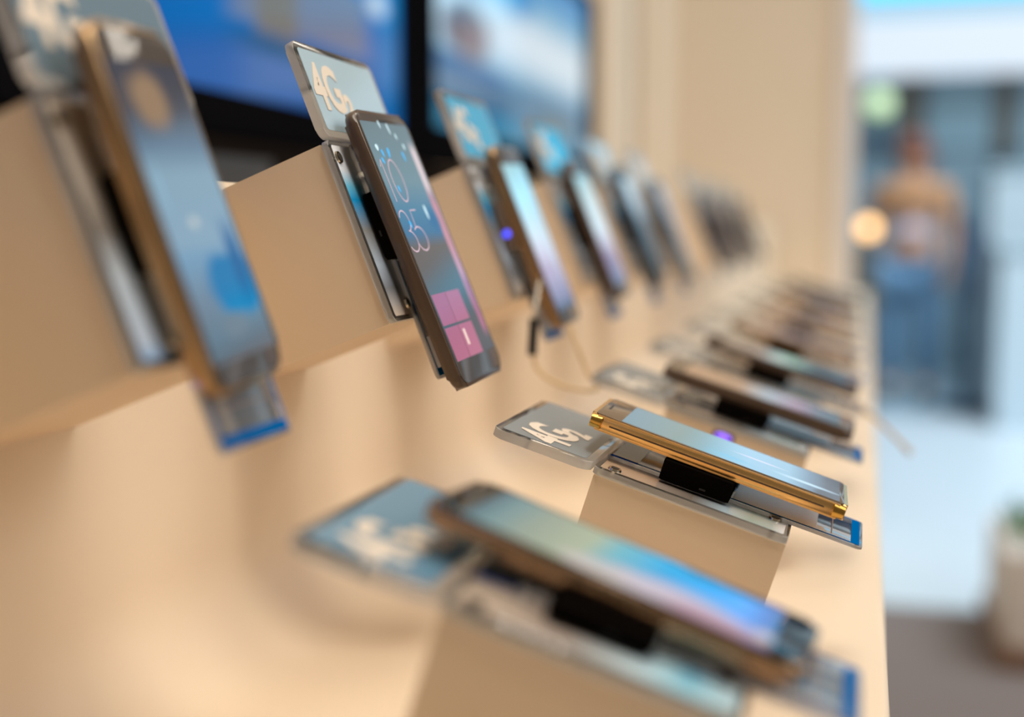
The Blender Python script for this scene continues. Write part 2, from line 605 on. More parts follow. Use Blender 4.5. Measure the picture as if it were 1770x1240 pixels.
# clear stand: sign panel on top, bracket plate screwed on the block, long price card down the middle
def make_stand():
    r = empty('phone_stand')
    m = MB()
    m.rbox(-.098, -.0485, -.0485, .052, 0, .0044, M['acrylic'], r=.005, side=M['acrylic_edge'], bev=.0006)
    sp = m.build('sign_panel', r)
    m = MB()
    m.rbox(-.0945, -.052, -.0445, .0485, .0045, .0047, M['film'], r=.002)
    m.build('print_film', sp)
    text_mesh('lettering', '4G', .0335, M['letter'], (-.0640, -.0420, .0049), sp, bold=.0011, sx=.82)
    text_mesh('lettering', '2', .019, M['letter'], (-.0600, -.0085, .0049), sp, bold=.0010)
    m = MB()
    m.rbox(-.047, .046, -.0485, .050, 0, .0035, M['acrylic'], r=.003, side=M['acrylic_edge'], bev=.0005)
    bp = m.build('bracket_plate', r)
    m = MB()
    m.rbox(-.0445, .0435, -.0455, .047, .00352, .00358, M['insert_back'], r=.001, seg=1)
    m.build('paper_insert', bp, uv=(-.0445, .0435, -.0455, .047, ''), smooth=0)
    for sx, sy in ((-.038, -.042), (-.038, .042), (.038, -.024), (.038, .026)):
        s = MB()
        s.cyl((sx, sy, .0036), (0, 0, 1), .0034, .0010, M['steel'], r2=.0030)
        s.cyl((sx, sy, .0040), (0, 0, 1), .0019, .0008, M['hole'])
        s.cyl((sx, sy, .0001), (0, 0, 1), .0013, .0032, M['steel'])
        s.build('screw', r)
    m = MB()
    m.rbox(-.046, .079, -.0235, .030, .0036, .0050, M['card'], r=.0025, side=M['acrylic_edge'], bev=.0003)
    pc = m.build('price_card', r)
    m = MB()
    z0, z1 = .0051, .00525
    m.box(.0735, .0775, -.0215, .028, z0, z1, M['border_blue'])
    m.box(-.044, .0735, -.0215, -.0200, z0, z1, M['border_blue'])
    m.box(-.044, .0735, .0265, .028, z0, z1, M['border_blue'])
    m.box(-.0445, -.031, -.0222, -.0195, z0, z1 + .00005, M['border_dark'])
    m.box(-.044, -.031, -.0195, .0265, z0, z1, M['patch_blue'])
    m.build('card_border', pc, smooth=0)
    m = MB()
    m.box(.0165, .0570, -.0195, .0260, z0, z0 + .00008, M['paper'])
    m.build('white_reflection_strip', pc, smooth=0)
    m = MB()
    for q in (.0640,):
        m.box(q, q + .0005, -.017, .018, z0, z1, M['text_grey'])
    m.build('printed_lines', pc, smooth=0)
    return r


def make_puck(h, mat):
    r = empty('security_sensor')
    m = MB()
    m.rbox(-.0185, .0155, -.034, .030, .0051, h, mat, r=.0015, side=mat, bev=.0006)
    m.build('sensor_body', r)
    m = MB()
    m.box(.0010, .0040, -.0343, -.0338, .0068, .0076, M['slot'])
    m.build('cable_port', r, smooth=0)
    return r


# phones
def make_phone(L, W, T, body, glass, disp, caps=None, top_bezel=.013, bottom_bezel=.010, rcorner=.006, button=True, edge=.0018):
    r = empty('phone')
    m = MB()
    m.rbox(-L / 2, L / 2, -W / 2, W / 2, -T, 0, body, r=rcorner, seg=6, bev=T * .46, bseg=5)
    fr = m.build('body', r, smooth=60)
    m = MB()
    m.rbox(-L / 2 + edge, L / 2 - edge, -W / 2 + edge, W / 2 - edge, -.0004, .0003, glass, r=rcorner - edge * .6, seg=6, bev=.0002)
    m.build('front_glass', r)
    m = MB()
    x0, x1, y0, y1 = -L / 2 + top_bezel, L / 2 - bottom_bezel, -W / 2 + .0032, W / 2 - .0032
    m.rbox(x0, x1, y0, y1, .00032, .00040, disp, r=.0004, seg=1)
    m.build('display', r, uv=(x0, x1, y0, y1, ''), smooth=0)
    m = MB()
    m.rbox(-L / 2 + .0045, -L / 2 + .0056, -.006, .006, .0003, .00042, M['slot'], r=.0004, seg=3)
    m.build('earpiece', r)
    if button:
        m = MB()
        m.rbox(-.004, .012, -W / 2 - .0004, -W / 2 + .0012, -T * .62, -T * .38, body, r=.0002, seg=2, bev=.0002)
        m.build('side_button', r)
    if caps:
        for sx in (-1, 1):
            for sy in (-1, 1):
                m = MB()
                cx, cy = sx * (L / 2 - .0022), sy * (W / 2 - .0022)
                m.cyl((cx - sx * .0036, cy, -T / 2), (sx, 0, 0), T * .505, .0052, caps, n=24, r2=T * .42)
                m.build('corner_cap', r, smooth=50)
        m = MB()
        m.box(-L / 2 + .010, L / 2 - .010, -W / 2 - .00012, -W / 2 + .0004, -T * .55, -T * .45, M['brown'])  # dark line stands in for a reflection along the rounded edge
        m.build('edge_reflection_line', r, smooth=0)
    return r


D = {}
D['dark_clock'] = picture('clock_with_reflection', [(0, (108, 124, 126)), (.25, (112, 140, 148)), (.38, (66, 124, 156)), (.47, (50, 108, 148)), (.53, (102, 84, 68)), (.72, (96, 80, 66)), (.93, (70, 60, 56)), (1, (56, 50, 48))],  # grey-teal top and brown lower half are painted reflections
                          [(.93, .20, .085, .14, (226, 206, 206), .5, 'r'), (.93, .55, .085, .30, (206, 140, 150), .4, 'r'), (.94, .80, .075, .16, (176, 92, 120), .5, 'r'),
                           (.75, .42, .2, .08, (20, 100, 150), .9, 'b')])
D['pale_blue'] = picture('pale_blue_with_reflection', [(0, (70, 72, 84)), (.16, (84, 84, 92)), (.28, (104, 128, 150)), (.38, (138, 168, 186)), (.60, (140, 170, 192)), (.66, (120, 160, 190)), (.88, (112, 116, 124)), (1, (96, 96, 100))],
                         [(.42, .13, .34, .13, (160, 132, 104), .6, 'b'), (.72, .76, .50, .13, (0, 120, 178), .35, 'b'), (.85, .70, .14, .20, (0, 92, 152), .8, 'r'), (.5, .895, .26, .05, (120, 116, 118), .4, 'b'),  # brown blob near the top is a painted reflection
                          (.42, .54, .09, .028, (205, 212, 208), .8, 'b'), (.12, .42, .04, .12, (150, 190, 215), .8, 'b')])
D['gold_sky'] = picture('sky_with_reflection', [(0, (112, 156, 178)), (.25, (128, 162, 166)), (.40, (126, 178, 196)), (.58, (146, 194, 220)), (.76, (140, 186, 210)), (.86, (92, 124, 146)), (.94, (46, 50, 58)), (1, (34, 32, 34))],  # wallpaper and screen reflection painted together in one ramp
                        [(.30, .84, .10, .20, (190, 222, 238), .9, 'b'), (.55, .62, .05, .16, (214, 214, 236), .8, 'b'), (.1, .93, .2, .06, (24, 22, 24), .6, 'b'), (.2, .5, .12, .14, (120, 190, 220), .9, 'b')])
D['colour_wave'] = picture('wave_wallpaper', [(0, (60, 104, 122)), (.08, (110, 150, 156)), (.2, (150, 166, 152)), (.36, (172, 186, 160)), (.46, (96, 188, 208)), (.62, (20, 156, 212)), (.76, (60, 150, 224)), (.88, (110, 150, 236)), (.96, (112, 94, 172)), (1, (92, 82, 120))],
                           [(.16, .66, .34, .36, (206, 188, 196), .5, 'b'), (.10, .45, .24, .16, (206, 200, 196), .7, 'b'), (.08, .82, .26, .20, (198, 150, 164), .6, 'b'), (.45, .72, .10, .2, (150, 170, 214), .9, 'b'), (.97, .80, .08, .18, (30, 26, 46), .5, 'r'), (.2, .97, .14, .04, (226, 190, 160), .7, 'b')])
D['ice'] = picture('ice_wallpaper', [(0, (160, 200, 200)), (.2, (194, 226, 228)), (.48, (216, 236, 246)), (.60, (206, 206, 228)), (.72, (172, 156, 190)), (.92, (146, 152, 186)), (1, (100, 120, 140))], [(.8, .4, .15, .5, (190, 214, 226), .9, 'r')])
D['slate'] = picture('slate_wallpaper', [(0, (176, 212, 224)), (.25, (150, 186, 206)), (.45, (98, 124, 140)), (.8, (84, 104, 116)), (1, (58, 76, 86))])
D['ash'] = picture('ash_wallpaper', [(0, (168, 180, 196)), (.35, (170, 178, 190)), (.6, (140, 136, 136)), (1, (134, 134, 128))])
D['dusk'] = picture('dusk_wallpaper', [(0, (118, 106, 100)), (.5, (84, 74, 70)), (1, (100, 90, 84))])
D['tan_lilac'] = picture('tan_reflection_screen', [(0, (166, 130, 100)), (.35, (158, 126, 98)), (.52, (128, 134, 134)), (.72, (150, 118, 136)), (.86, (104, 110, 120)), (1, (96, 112, 118))])  # tan and lilac tones are reflections painted onto the screen
D['steel'] = picture('steel_wallpaper', [(0, (142, 124, 110)), (.3, (150, 140, 134)), (.42, (170, 196, 204)), (.6, (116, 142, 152)), (.8, (86, 110, 122)), (1, (70, 92, 108))])
D['mauve'] = picture('mauve_wallpaper', [(0, (182, 156, 142)), (.4, (150, 130, 130)), (1, (170, 148, 132))])


def set_pose(o, row, y, a, w, n, rx=0, ry=0, rz=0):
    o.matrix_world = frame(row, y) @ Matrix.Translation((a, w, n)) @ Matrix.Rotation(R(rz), 4, 'Z') @ Matrix.Rotation(R(ry), 4, 'Y') @ Matrix.Rotation(R(rx), 4, 'X')


# prototypes
stand0 = make_stand()
pucks = {'b': make_puck(.0113, M['puck']), 'f': make_puck(.0148, M['puck'])}
blocks = {'b': make_block(BACK, 'display_block'), 'f': make_block(FRONT, 'display_block')}
used = set()


def instance(proto, key):
    if key not in used:
        used.add(key)
        return proto
    return copy_tree(proto)


# back row: (k, name of phone for labels, phone spec, pose)
BK = [
    (-1, 'bronze-edged phone with a pale blue picture', dict(L=.127, W=.060, T=.0078, body=M['bronze'], glass=M['glass_grey'], disp=D['pale_blue'], rcorner=.009), (-.0036, -.006, .0180, -3.5, 3.3, 4.5)),
    (0, 'dark brown phone showing 10 35 over pink tiles', dict(L=.146, W=.072, T=.0068, body=M['brown'], glass=M['glass_grey'], disp=D['dark_clock'], top_bezel=.006, bottom_bezel=.013, rcorner=.007), (.0137, .001, .0183, .6, -.7, 1.7)),
    (1, 'brown-gold phone with icy blue screen and cord', dict(L=.127, W=.062, T=.008, body=M['copper'], glass=M['glass_grey'], disp=D['ice']), (.009, 0, .0200, 0, 0, 2)),
    (2, 'dark phone with icy white and lilac screen', dict(L=.122, W=.062, T=.008, body=M['brown'], glass=M['glass_grey'], disp=D['ice']), (.004, 0, .0193, 0, 0, 2)),
    (3, 'slate blue phone, dimmer towards its lower end', dict(L=.127, W=.062, T=.008, body=M['graphite'], glass=M['glass_black'], disp=D['slate']), (0, 0, .0193, 0, 0, 2)),
    (4, 'pale grey phone', dict(L=.127, W=.062, T=.008, body=M['greyb'], glass=M['glass_grey'], disp=D['ash']), (.003, 0, .0193, 0, 0, 2)),
]
for k in (6, 7, 8, 9):
    BK.append((k, 'dim grey-brown phone', dict(L=.124, W=.062, T=.008, body=M['graphite'], glass=M['glass_black'], disp=D['dusk']), (0, 0, .0193, 0, 0, 2)))
FR = [
    (-1, 'brass-rimmed phone with a blue and pink wave picture', dict(L=.127, W=.056, T=.0066, body=M['rosy'], glass=M['glass_black'], disp=D['colour_wave'], top_bezel=.011, bottom_bezel=.012), (-.0028, .0035, .0180, -2.2, 1.4, -3.6)),
    (0, 'gold phone with a sky blue screen', dict(L=.125, W=.056, T=.0074, body=M['gold'], glass=M['glass_tan_reflect'], disp=D['gold_sky'], button=False, caps=M['gold_dark'], top_bezel=.0145, bottom_bezel=.004, rcorner=.0035), (.0036, -.0019, .0224, -.7, .9, 1.3)),
    (1, 'dark brown phone with a painted beige counter reflection', dict(L=.125, W=.060, T=.0075, body=M['brown'], glass=M['glass_tan_reflect'], disp=D['tan_lilac']), (.005, 0, .0226, 0, 0, 0)),
    (2, 'dark phone with steel blue screen', dict(L=.127, W=.060, T=.0075, body=M['brown'], glass=M['glass_black'], disp=D['steel']), (.006, 0, .0226, 0, 0, 0)),
]
for k, d in ((3, 'mauve'), (4, 'mauve'), (5, 'tan_lilac'), (6, 'mauve'), (7, 'dusk'), (8, 'dusk')):
    FR.append((k, 'dim %s phone' % {'mauve': 'mauve', 'tan_lilac': 'tan', 'dusk': 'charcoal'}[d], dict(L=.125, W=.060, T=.0075, body=M['graphite' if d == 'dusk' else 'copper'], glass=M['glass_black' if d == 'dusk' else 'glass_tan_reflect'], disp=D[d]), (.004, 0, .0226, 0, 0, 0)))

phone_protos = {}
PH = {}
for row, rk, rows, rowname, groupname in ((BACK, 'b', BK, 'upright back row', 'back row'), (FRONT, 'f', FR, 'front row', 'front row')):
    for i, (k, nm, spec, pose) in enumerate(rows):
        y = station_y(k)
        place = ('%s in the %s' % (ORD[i], rowname)) if i else 'nearest the camera in the %s' % rowname
        # block
        bl = instance(blocks[rk], 'block' + rk)
        bl.matrix_world = frame(row, y)
        tag(bl, 'plain beige mounting block on the counter, %s' % place, 'block', 'mounting blocks of the ' + groupname)
        # stand
        st = instance(stand0, 'stand')
        st.matrix_world = frame(row, y)
        tag(st, 'clear acrylic 4G phone stand, %s' % place, 'phone stand', 'acrylic stands of the ' + groupname)
        film = M['film_front'] if rk == 'f' else M['film_mid'] if k == -1 else M['film']
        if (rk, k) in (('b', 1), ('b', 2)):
            film = M['film_cyan_reflect']
            st['label'] = 'acrylic phone stand with %s sign, %s' % ('reflection-painted cyan 4G' if k == 1 else 'pale, reflection-painted cyan', place)
        elif rk == 'f' and k == -1:
            film = M['film_strong']
            st['label'] = 'acrylic phone stand with steel blue 4G sign, %s' % place
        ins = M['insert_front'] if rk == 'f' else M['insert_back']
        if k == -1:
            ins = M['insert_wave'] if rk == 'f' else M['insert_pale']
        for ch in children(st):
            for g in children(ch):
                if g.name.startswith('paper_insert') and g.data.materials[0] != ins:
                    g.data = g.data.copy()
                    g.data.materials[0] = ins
        if film:
            for ch in children(st):
                for g in children(ch):
                    if g.name.startswith('print_film'):
                        g.data = g.data.copy()
                        g.data.materials[0] = film
        # sensor
        if (rk, k) == ('b', 1):
            pu = make_puck(.0113, M['puck_smoke'])
            m = MB()
            m.ball((.004, -.0345, .0085), .0022, M['led'], sy=.5)
            m.build('led_lamp', pu)
            lab = 'brown smoked security sensor with a glowing blue light behind the brown-gold phone'
        else:
            pu = instance(pucks['b' if k == -1 else rk], 'puck' + ('b' if k == -1 else rk))
            lab = 'black box security sensor under the phone, %s' % place
        pu.matrix_world = frame(row, y)
        tag(pu, lab, 'sensor', 'security sensors of the ' + groupname)
        # phone
        key = (nm, spec['L'], spec['disp'].name)
        if key in phone_protos:
            ph = copy_tree(phone_protos[key])
        else:
            ph = make_phone(**spec)
            phone_protos[key] = ph
        set_pose(ph, row, y, *pose)
        tag(ph, '%s, %s' % (nm, place), 'phone', 'display phones of the ' + groupname)
        PH[(rk, k)] = ph

# fine content of the sharp back-row phone's display
ph = PH[('b', 0)]


def arc(cx, cy, ra, rb, a0, a1, n=14):
    return [(cx + ra * math.cos(R(a0 + (a1 - a0) * i / n)), cy + rb * math.sin(R(a0 + (a1 - a0) * i / n))) for i in range(n + 1)]


def digits():
    m = MB()
    z = .00055
    w = .00075
    ox = -.0137
    # x runs down the phone, y across to the right
    x0, x1 = -.0330 + ox, -.0105 + ox
    m.ribbon([(x0 + .004, -.0295), (x0, -.0265), (x1, -.0265)], w, z, z, M['digit'])                                        # 1
    cx, ra = (x0 + x1) / 2, (x1 - x0) / 2
    m.ribbon(arc(cx, -.013, ra, .0075, 0, 360, 30), w, z, z, M['digit'])                                                    # 0
    x0, x1 = -.0058 + ox, .0160 + ox
    h = x1 - x0
    m.ribbon(arc(x0 + h * .25, -.0255, h * .25, .0062, 240, 0, 14)[:0] + arc(x0 + h * .25, -.0262, h * .25, .0058, 215, 90 - 90, 1)[:0] +
             [(x0 + h * .25 - h * .25 * math.cos(R(t)), -.0262 + .0058 * math.sin(R(t))) for t in range(-70, 181, 12)], w, z, z, M['digit'])
    m.ribbon([(x0 + h * .74 - h * .25 * math.cos(R(t)), -.0262 + .0066 * math.sin(R(t))) for t in range(0, 251, 12)], w, z, z, M['digit'])   # 3
    m.ribbon([(x0, -.0055), (x0, -.0135), (x0 + h * .44, -.0145)], w, z, z, M['digit'])
    m.ribbon([(x0 + h * .70 - h * .29 * math.cos(R(t)), -.0125 + .0078 * math.sin(R(t))) for t in range(-40, 251, 12)], w, z, z, M['digit'])  # 5
    m.build('clock_digits', ph, smooth=0)


digits()
tx0, txm, tx1 = .0385 - .0137, .0555 - .0137, .0735 - .0137
ty0, tym, ty1 = -.0315, -.0105, .0115
for (xa, xb) in ((tx0, txm - .0007), (txm + .0007, tx1)):
    for j, (ya, yb) in enumerate(((ty0, tym - .0004), (tym + .0004, ty1))):
        m = MB()
        m.box(xa, xb, ya, yb, .0004, .00050, M['pink_tile'] if j == 0 else M['pink_tile_b'])
        m.build('app_tile', ph, smooth=0)
m = MB()
m.box(txm + .0035, txm + .0120, -.0065, -.0035, .0005, .00056, M['cream_mark'])
m.build('tile_mark', ph, smooth=0)


def drop(m, x, y, l, w, mat, tilt=0):
    pts = []
    for i in range(12):
        t = 2 * math.pi * i / 12
        px, py = l * math.cos(t), w * math.sin(t) * (1 - .35 * math.cos(t))
        pts.append((x + px * math.cos(tilt) - py * math.sin(tilt), y + px * math.sin(tilt) + py * math.cos(tilt)))
    m.prism(pts, .00050, .00056, mat)


m = MB()
for (x, y, l, w, mt, ti) in ((-.050, -.019, .0022, .0012, 'spark', .3), (-.0505, -.0105, .0030, .0014, 'spark', -.3), (-.053, -.024, .0018, .0018, 'spark_w', 0), (-.046, -.0225, .0020, .0012, 'spark', .6),
                             (-.049, .010, .0030, .0011, 'spark', .2), (-.031, -.016, .0020, .0010, 'spark', .4), (-.012, -.020, .0022, .0010, 'spark', .3), (-.018, .010, .0042, .0014, 'spark_w', .1),
                             (-.066, -.008, .0022, .0009, 'spark_w', .2), (-.064, .003, .0032, .0009, 'spark_w', .25), (-.060, .010, .0018, .0008, 'spark_w', .2), (-.0545, .016, .0018, .0010, 'spark_w', .2)):
    drop(m, x, y, l, w, M[mt], ti)
m.build('wallpaper_sparkles', ph, smooth=0)

# violet indicator light on the side of the second front block
root = empty('indicator_light')
root.matrix_world = frame(FRONT, station_y(1)) @ Matrix.Translation((-.0066, -.0476, -.0045))
m = MB()
m.rbox(-.0065, .0065, -.0010, 0, -.0026, .0026, M['plug'], r=.0004, seg=2)
m.build('housing', root)
m = MB()
m.ball((0, -.0011, 0), .0052, M['led_violet'], sy=.22, sz=.38)
m.build('lens', root)
tag(root, 'small violet glowing indicator light on the block of the dark brown front phone', 'light')


def smooth_path(pts, n=6):
    P = [Vector(p) for p in pts]
    out = []
    for i in range(len(P) - 1):
        p0, p1, p2, p3 = P[max(i - 1, 0)], P[i], P[i + 1], P[min(i + 2, len(P) - 1)]
        for k in range(n):
            t = k / n
            out.append(.5 * ((2 * p1) + (p2 - p0) * t + (2 * p0 - 5 * p1 + 4 * p2 - p3) * t * t + (3 * p1 - p0 - 3 * p2 + p3) * t ** 3))
    out.append(P[-1])
    return out


def at(o, pts):
    return [(p[0] - o.location.x, p[1] - o.location.y, p[2] - o.location.z) for p in pts]


# charging cord of the third back phone with its black in-line plug
cb = empty('charging_cable', loc=(-.2035, .79, ZC - .07))
tag(cb, 'tan charging cord looping under the brown-gold phone with a black in-line plug', 'cable')
m = MB()
m.tube(smooth_path(at(cb, [(-.2055, .815, ZC - .030), (-.2022, .79, ZC - .0487), (-.2033, .79, ZC - .0585)])), .0012, M['cord_pale'], 8)
m.build('cord', cb)
m = MB()
m.tube(smooth_path(at(cb, [(-.2044, .79, ZC - .0775), (-.2005, .79, ZC - .0897), (-.1871, .792, ZC - .0985), (-.170, .797, ZC - .1030), (-.1640, .806, ZC - .1010), (-.1713, .81, ZC - .0948), (-.1783, .81, ZC - .0779), (-.1845, .812, ZC - .0640)])), .0013, M['cord'], 8)
m.build('cord', cb)
m = MB()
m.cyl((.0003, 0, .0135), (-.06, 0, -1), .0032, .0235, M['plug'], n=16)
m.build('plug', cb)

fc = empty('trailing_cable', loc=(.0153, 1.05, ZC - .1529))
tag(fc, 'pale cord trailing from the fourth front phone over the counter edge', 'cable')
m = MB()
m.tube(smooth_path(at(fc, [(-.0075, 1.05, ZC - .141), (.0016, 1.05, ZC - .1425), (.0153, 1.05, ZC - .1529), (.0266, 1.05, ZC - .1635), (.0402, 1.05, ZC - .1770)])), .0016, M['cord'], 8)
m.build('cord', fc)
m = MB()
m.cyl((.0200, 0, -.0195), (.0136, 0, -.0135), .0024, .007, M['cord_pale'], n=12)
m.build('sleeve', fc)

# ------------------------------------------------------------------ screens on the back wall
XS = -.63
tv_a = picture('blue_advert', [(0, (0, 88, 170)), (.12, (0, 90, 172)), (.3, (0, 100, 190)), (1, (0, 104, 196))],
               [(.60, .06, .22, .075, (62, 106, 172), .6, 'r'), (.64, .128, .29, .035, (0, 76, 124), .7, 'r'), (.64, .25, .27, .10, (118, 118, 142), .35, 'r'), (.545, .24, .075, .11, (126, 108, 88), .4, 'r'), (.95, .2, .06, .3, (0, 110, 178), .7, 'r'), (.90, .33, .06, .05, (205, 214, 228), .7, 'b')])
tv_b = picture('blue_advert_white_reflection', [(0, (64, 140, 176)), (.12, (64, 138, 174)), (.2, (90, 130, 160)), (.29, (62, 132, 172)), (.36, (150, 192, 218)), (.48, (216, 234, 246)), (.62, (206, 226, 240)), (.74, (120, 182, 216)), (.88, (0, 142, 206)), (1, (0, 124, 190))],  # white band and cyan top are the lit fascia's reflection, painted in
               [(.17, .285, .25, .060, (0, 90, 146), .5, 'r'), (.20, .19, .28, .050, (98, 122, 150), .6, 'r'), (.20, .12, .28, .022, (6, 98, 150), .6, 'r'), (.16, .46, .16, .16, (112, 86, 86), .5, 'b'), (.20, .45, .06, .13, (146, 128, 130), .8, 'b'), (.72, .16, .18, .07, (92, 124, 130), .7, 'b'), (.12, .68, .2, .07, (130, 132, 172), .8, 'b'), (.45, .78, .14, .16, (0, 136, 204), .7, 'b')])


def wall_screen(y0, y1, z0, z1, mat, fl, frr, fb, label, name):
    r = empty(name, loc=(XS - .02, (y0 + y1) / 2, z0))
    yy, zz = r.location.y, r.location.z
    m = MB()
    x0, x1 = -.012, .020
    m.box(x0, x1, y0 - fl - yy, y1 + frr - yy, z0 - fb - zz, z0 - zz, M['tv_black'], bev=.002)
    m.box(x0, x1, y0 - fl - yy, y1 + frr - yy, z1 - zz, z1 + .03 - zz, M['tv_black'], bev=.002)
    m.box(x0, x1, y0 - fl - yy, y0 - yy, z0 - zz, z1 - zz, M['tv_black'])
    m.box(x0, x1, y1 - yy, y1 + frr - yy, z0 - zz, z1 - zz, M['tv_black'])
    m.build('bezel', r, smooth=0)
    m = MB()
    m.box(x0, .016, y0 - yy, y1 - yy, z0 - zz, z1 - zz, mat)
    m.build('screen', r, smooth=0, uv=(y0 - yy, y1 - yy, 0, z1 - z0, 'yz'))
    tag(r, label, 'screen')
    return r


wall_screen(.86, 1.705, ZC + .141, ZC + .62, tv_a, .03, .065, .045, 'wide black-bezelled screen with blue advert, left behind the back row', 'wall_screen')
wall_screen(-.30, .76, ZC + .141, ZC + .62, tv_a, .03, .03, .045, 'black-bezelled screen with blue advert at the far left edge of the photo', 'wall_screen')
wall_screen(1.855, 2.93, ZC + .16, ZC + .52, tv_b, .07, .11, .06, 'black-bezelled screen with blue banner and painted white reflection, farther along the back wall', 'wall_screen')
# black media panel below the screens
m = MB()
r = empty('media_panel', loc=(-.64, 1.2, ZC + .0242))
tag(r, 'long gloss black panel under the wall screens, standing on the counter back', 'panel')
m.box(-.014, .022, -1.5, .75, 0, .068, M['media_black'], bev=.002)
m.build('panel_board', r, smooth=0)
m = MB()
m.box(.022, .026, -.10, .06, .004, .050, M['screen_dark'], bev=.001)
m.build('panel_box', r, smooth=0)

# ------------------------------------------------------------------ the hall beyond
YF = 10.0
m = MB()
m.box(-.9, 6, YF, YF + .2, 0, 4.6, M['far_wall'])
structure(m.build('wall_far', smooth=0))
# shop window panes and mullions
for i, (x0, x1) in enumerate(((-.75, .19), (.42, .88), (1.04, 1.6), (1.76, 2.4))):
    m = MB()
    m.box(x0, x1, YF - .03, YF, ZC + .60, ZC + 1.10, M['shop_pane'])
    structure(m.build('window_%d' % (i + 1), smooth=0))
for i, (x0, x1) in enumerate(((.21, .40), (.89, 1.03), (1.61, 1.75))):
    m = MB()
    m.box(x0, x1, YF - .08, YF, ZC + .55, ZC + 1.12, M['mullion'])
    structure(m.build('trim_%d' % (i + 10), smooth=0))


def far_box(name, x0, x1, y0, y1, z0, z1, mat, label, cat, top=None, parts=()):
    r = empty(name, loc=((x0 + x1) / 2, (y0 + y1) / 2, z0))
    m = MB()
    hx, hy = (x1 - x0) / 2, (y1 - y0) / 2
    m.box(-hx, hx, -hy, hy, 0, z1 - z0, mat, bev=.01)
    m.build('housing' if top is None else 'front_panel', r, smooth=0)
    if top is not None:
        m = MB()
        m.box(-hx - .02, hx + .02, -hy - .02, hy + .02, z1 - z0, z1 - z0 + .04, top, bev=.006)
        m.build('top_board', r, smooth=0)
    tag(r, label, cat)
    return r


far_box('lit_fascia', -.8, 5.5, YF - .35, YF - .002, ZC + 1.13, ZC + 1.50, M['fascia'], 'glowing white light band above the shop windows across the hall', 'light')
far_box('pale_fascia', -.8, 5.5, YF - .30, YF - .002, ZC + 1.505, ZC + 1.66, M['fascia_soft'], 'paler strip between the white light band and the cyan light strip', 'light')
far_box('cyan_light_strip', -.8, 5.5, YF - .40, YF - .002, ZC + 1.665, ZC + 1.95, M['cyan_tube'], 'bright cyan light strip at the top right, above the white band', 'light')
far_box('added_glow_panel', -.8, 5.5, YF - .30, YF - .002, ZC + 2.0, ZC + 3.4, M['glow_panel'], 'long pale glowing panel added high on the far wall, above the cyan strip', 'added light')  # added above the view for screen reflections and soft far light

far_box('sales_counter', .74, 1.9, 8.3, 8.9, 0, ZC + .34, M['white_gloss'], 'tall pale blue-white cabinet to the right of the person', 'cabinet', top=M['counter_blue'])
far_box('low_counter', .70, 2.3, 7.2, 7.8, 0, ZC - .12, M['white_gloss'], 'lower white counter in front of the tall pale cabinet', 'counter', top=M['counter_blue'])
far_box('shelf_unit', -.060, .065, 7.35, 7.7, 0, ZC - .115, M['mullion'], 'dark narrow cabinet beside the pale wall edge, carrying the warm lamp', 'cabinet', top=M['mullion'])
far_box('blue_board', .0, .14, 9.90, 9.965, ZC + .60, ZC + .76, M['navy'], 'small blue board under the pale green lamp', 'board')

# lamps
lr = empty('table_lamp', loc=(.035, 9.35, ZC + .26))
m = MB()
m.cyl((0, 0, 0), (0, 0, 1), .03, .012, M['mullion'])
m.cyl((0, 0, .012), (0, 0, 1), .006, .03, M['mullion'])
m.build('lamp_base', lr)
m = MB()
m.ball((0, 0, .085), .045, M['lamp'])
m.build('globe', lr)
lr.location = (.020, 7.52, ZC - .0745)
tag(lr, 'small lamp with glowing warm orange globe beside the pale wall edge', 'lamp')
gr = empty('wall_lamp', loc=(.08, YF - .035, ZC + .93))
m = MB()
m.cyl((0, 0, 0), (0, -1, 0), .03, .03, M['mullion'])
m.build('lamp_base', gr)
m = MB()
m.ball((0, -.09, 0), .09, M['lamp_green'])
m.build('globe', gr)
tag(gr, 'round pale green wall lamp on the far shop front beside the pale wall edge', 'lamp')


# person
def skinned(name, verts, edges, radii, mat, parent=None, sub=1):
    me = bpy.data.meshes.new(name)
    me.from_pydata(verts, edges, [])
    o = bpy.data.objects.new(name, me)
    COL.objects.link(o)
    md = o.modifiers.new('skin', 'SKIN')
    md.use_smooth_shade = True
    for i, r in enumerate(radii):
        sv = me.skin_vertices[0].data[i]
        sv.radius = (r, r) if not isinstance(r, tuple) else r
        sv.use_root = (i == 0)
    s = o.modifiers.new('sub', 'SUBSURF')
    s.levels = s.render_levels = sub
    dg = bpy.context.evaluated_depsgraph_get()
    bm_ = bpy.data.meshes.new_from_object(o.evaluated_get(dg))
    o.modifiers.clear()
    bm_.name = name
    o.data = bm_
    bm_.materials.clear()
    bm_.materials.append(mat)
    if parent:
        o.parent = parent
    return o


V, E_, Rr = [], [], []


def jv(p, r, prev=None):
    V.append(p)
    Rr.append(r)
    if prev is not None:
        E_.append((prev, len(V) - 1))
    return len(V) - 1


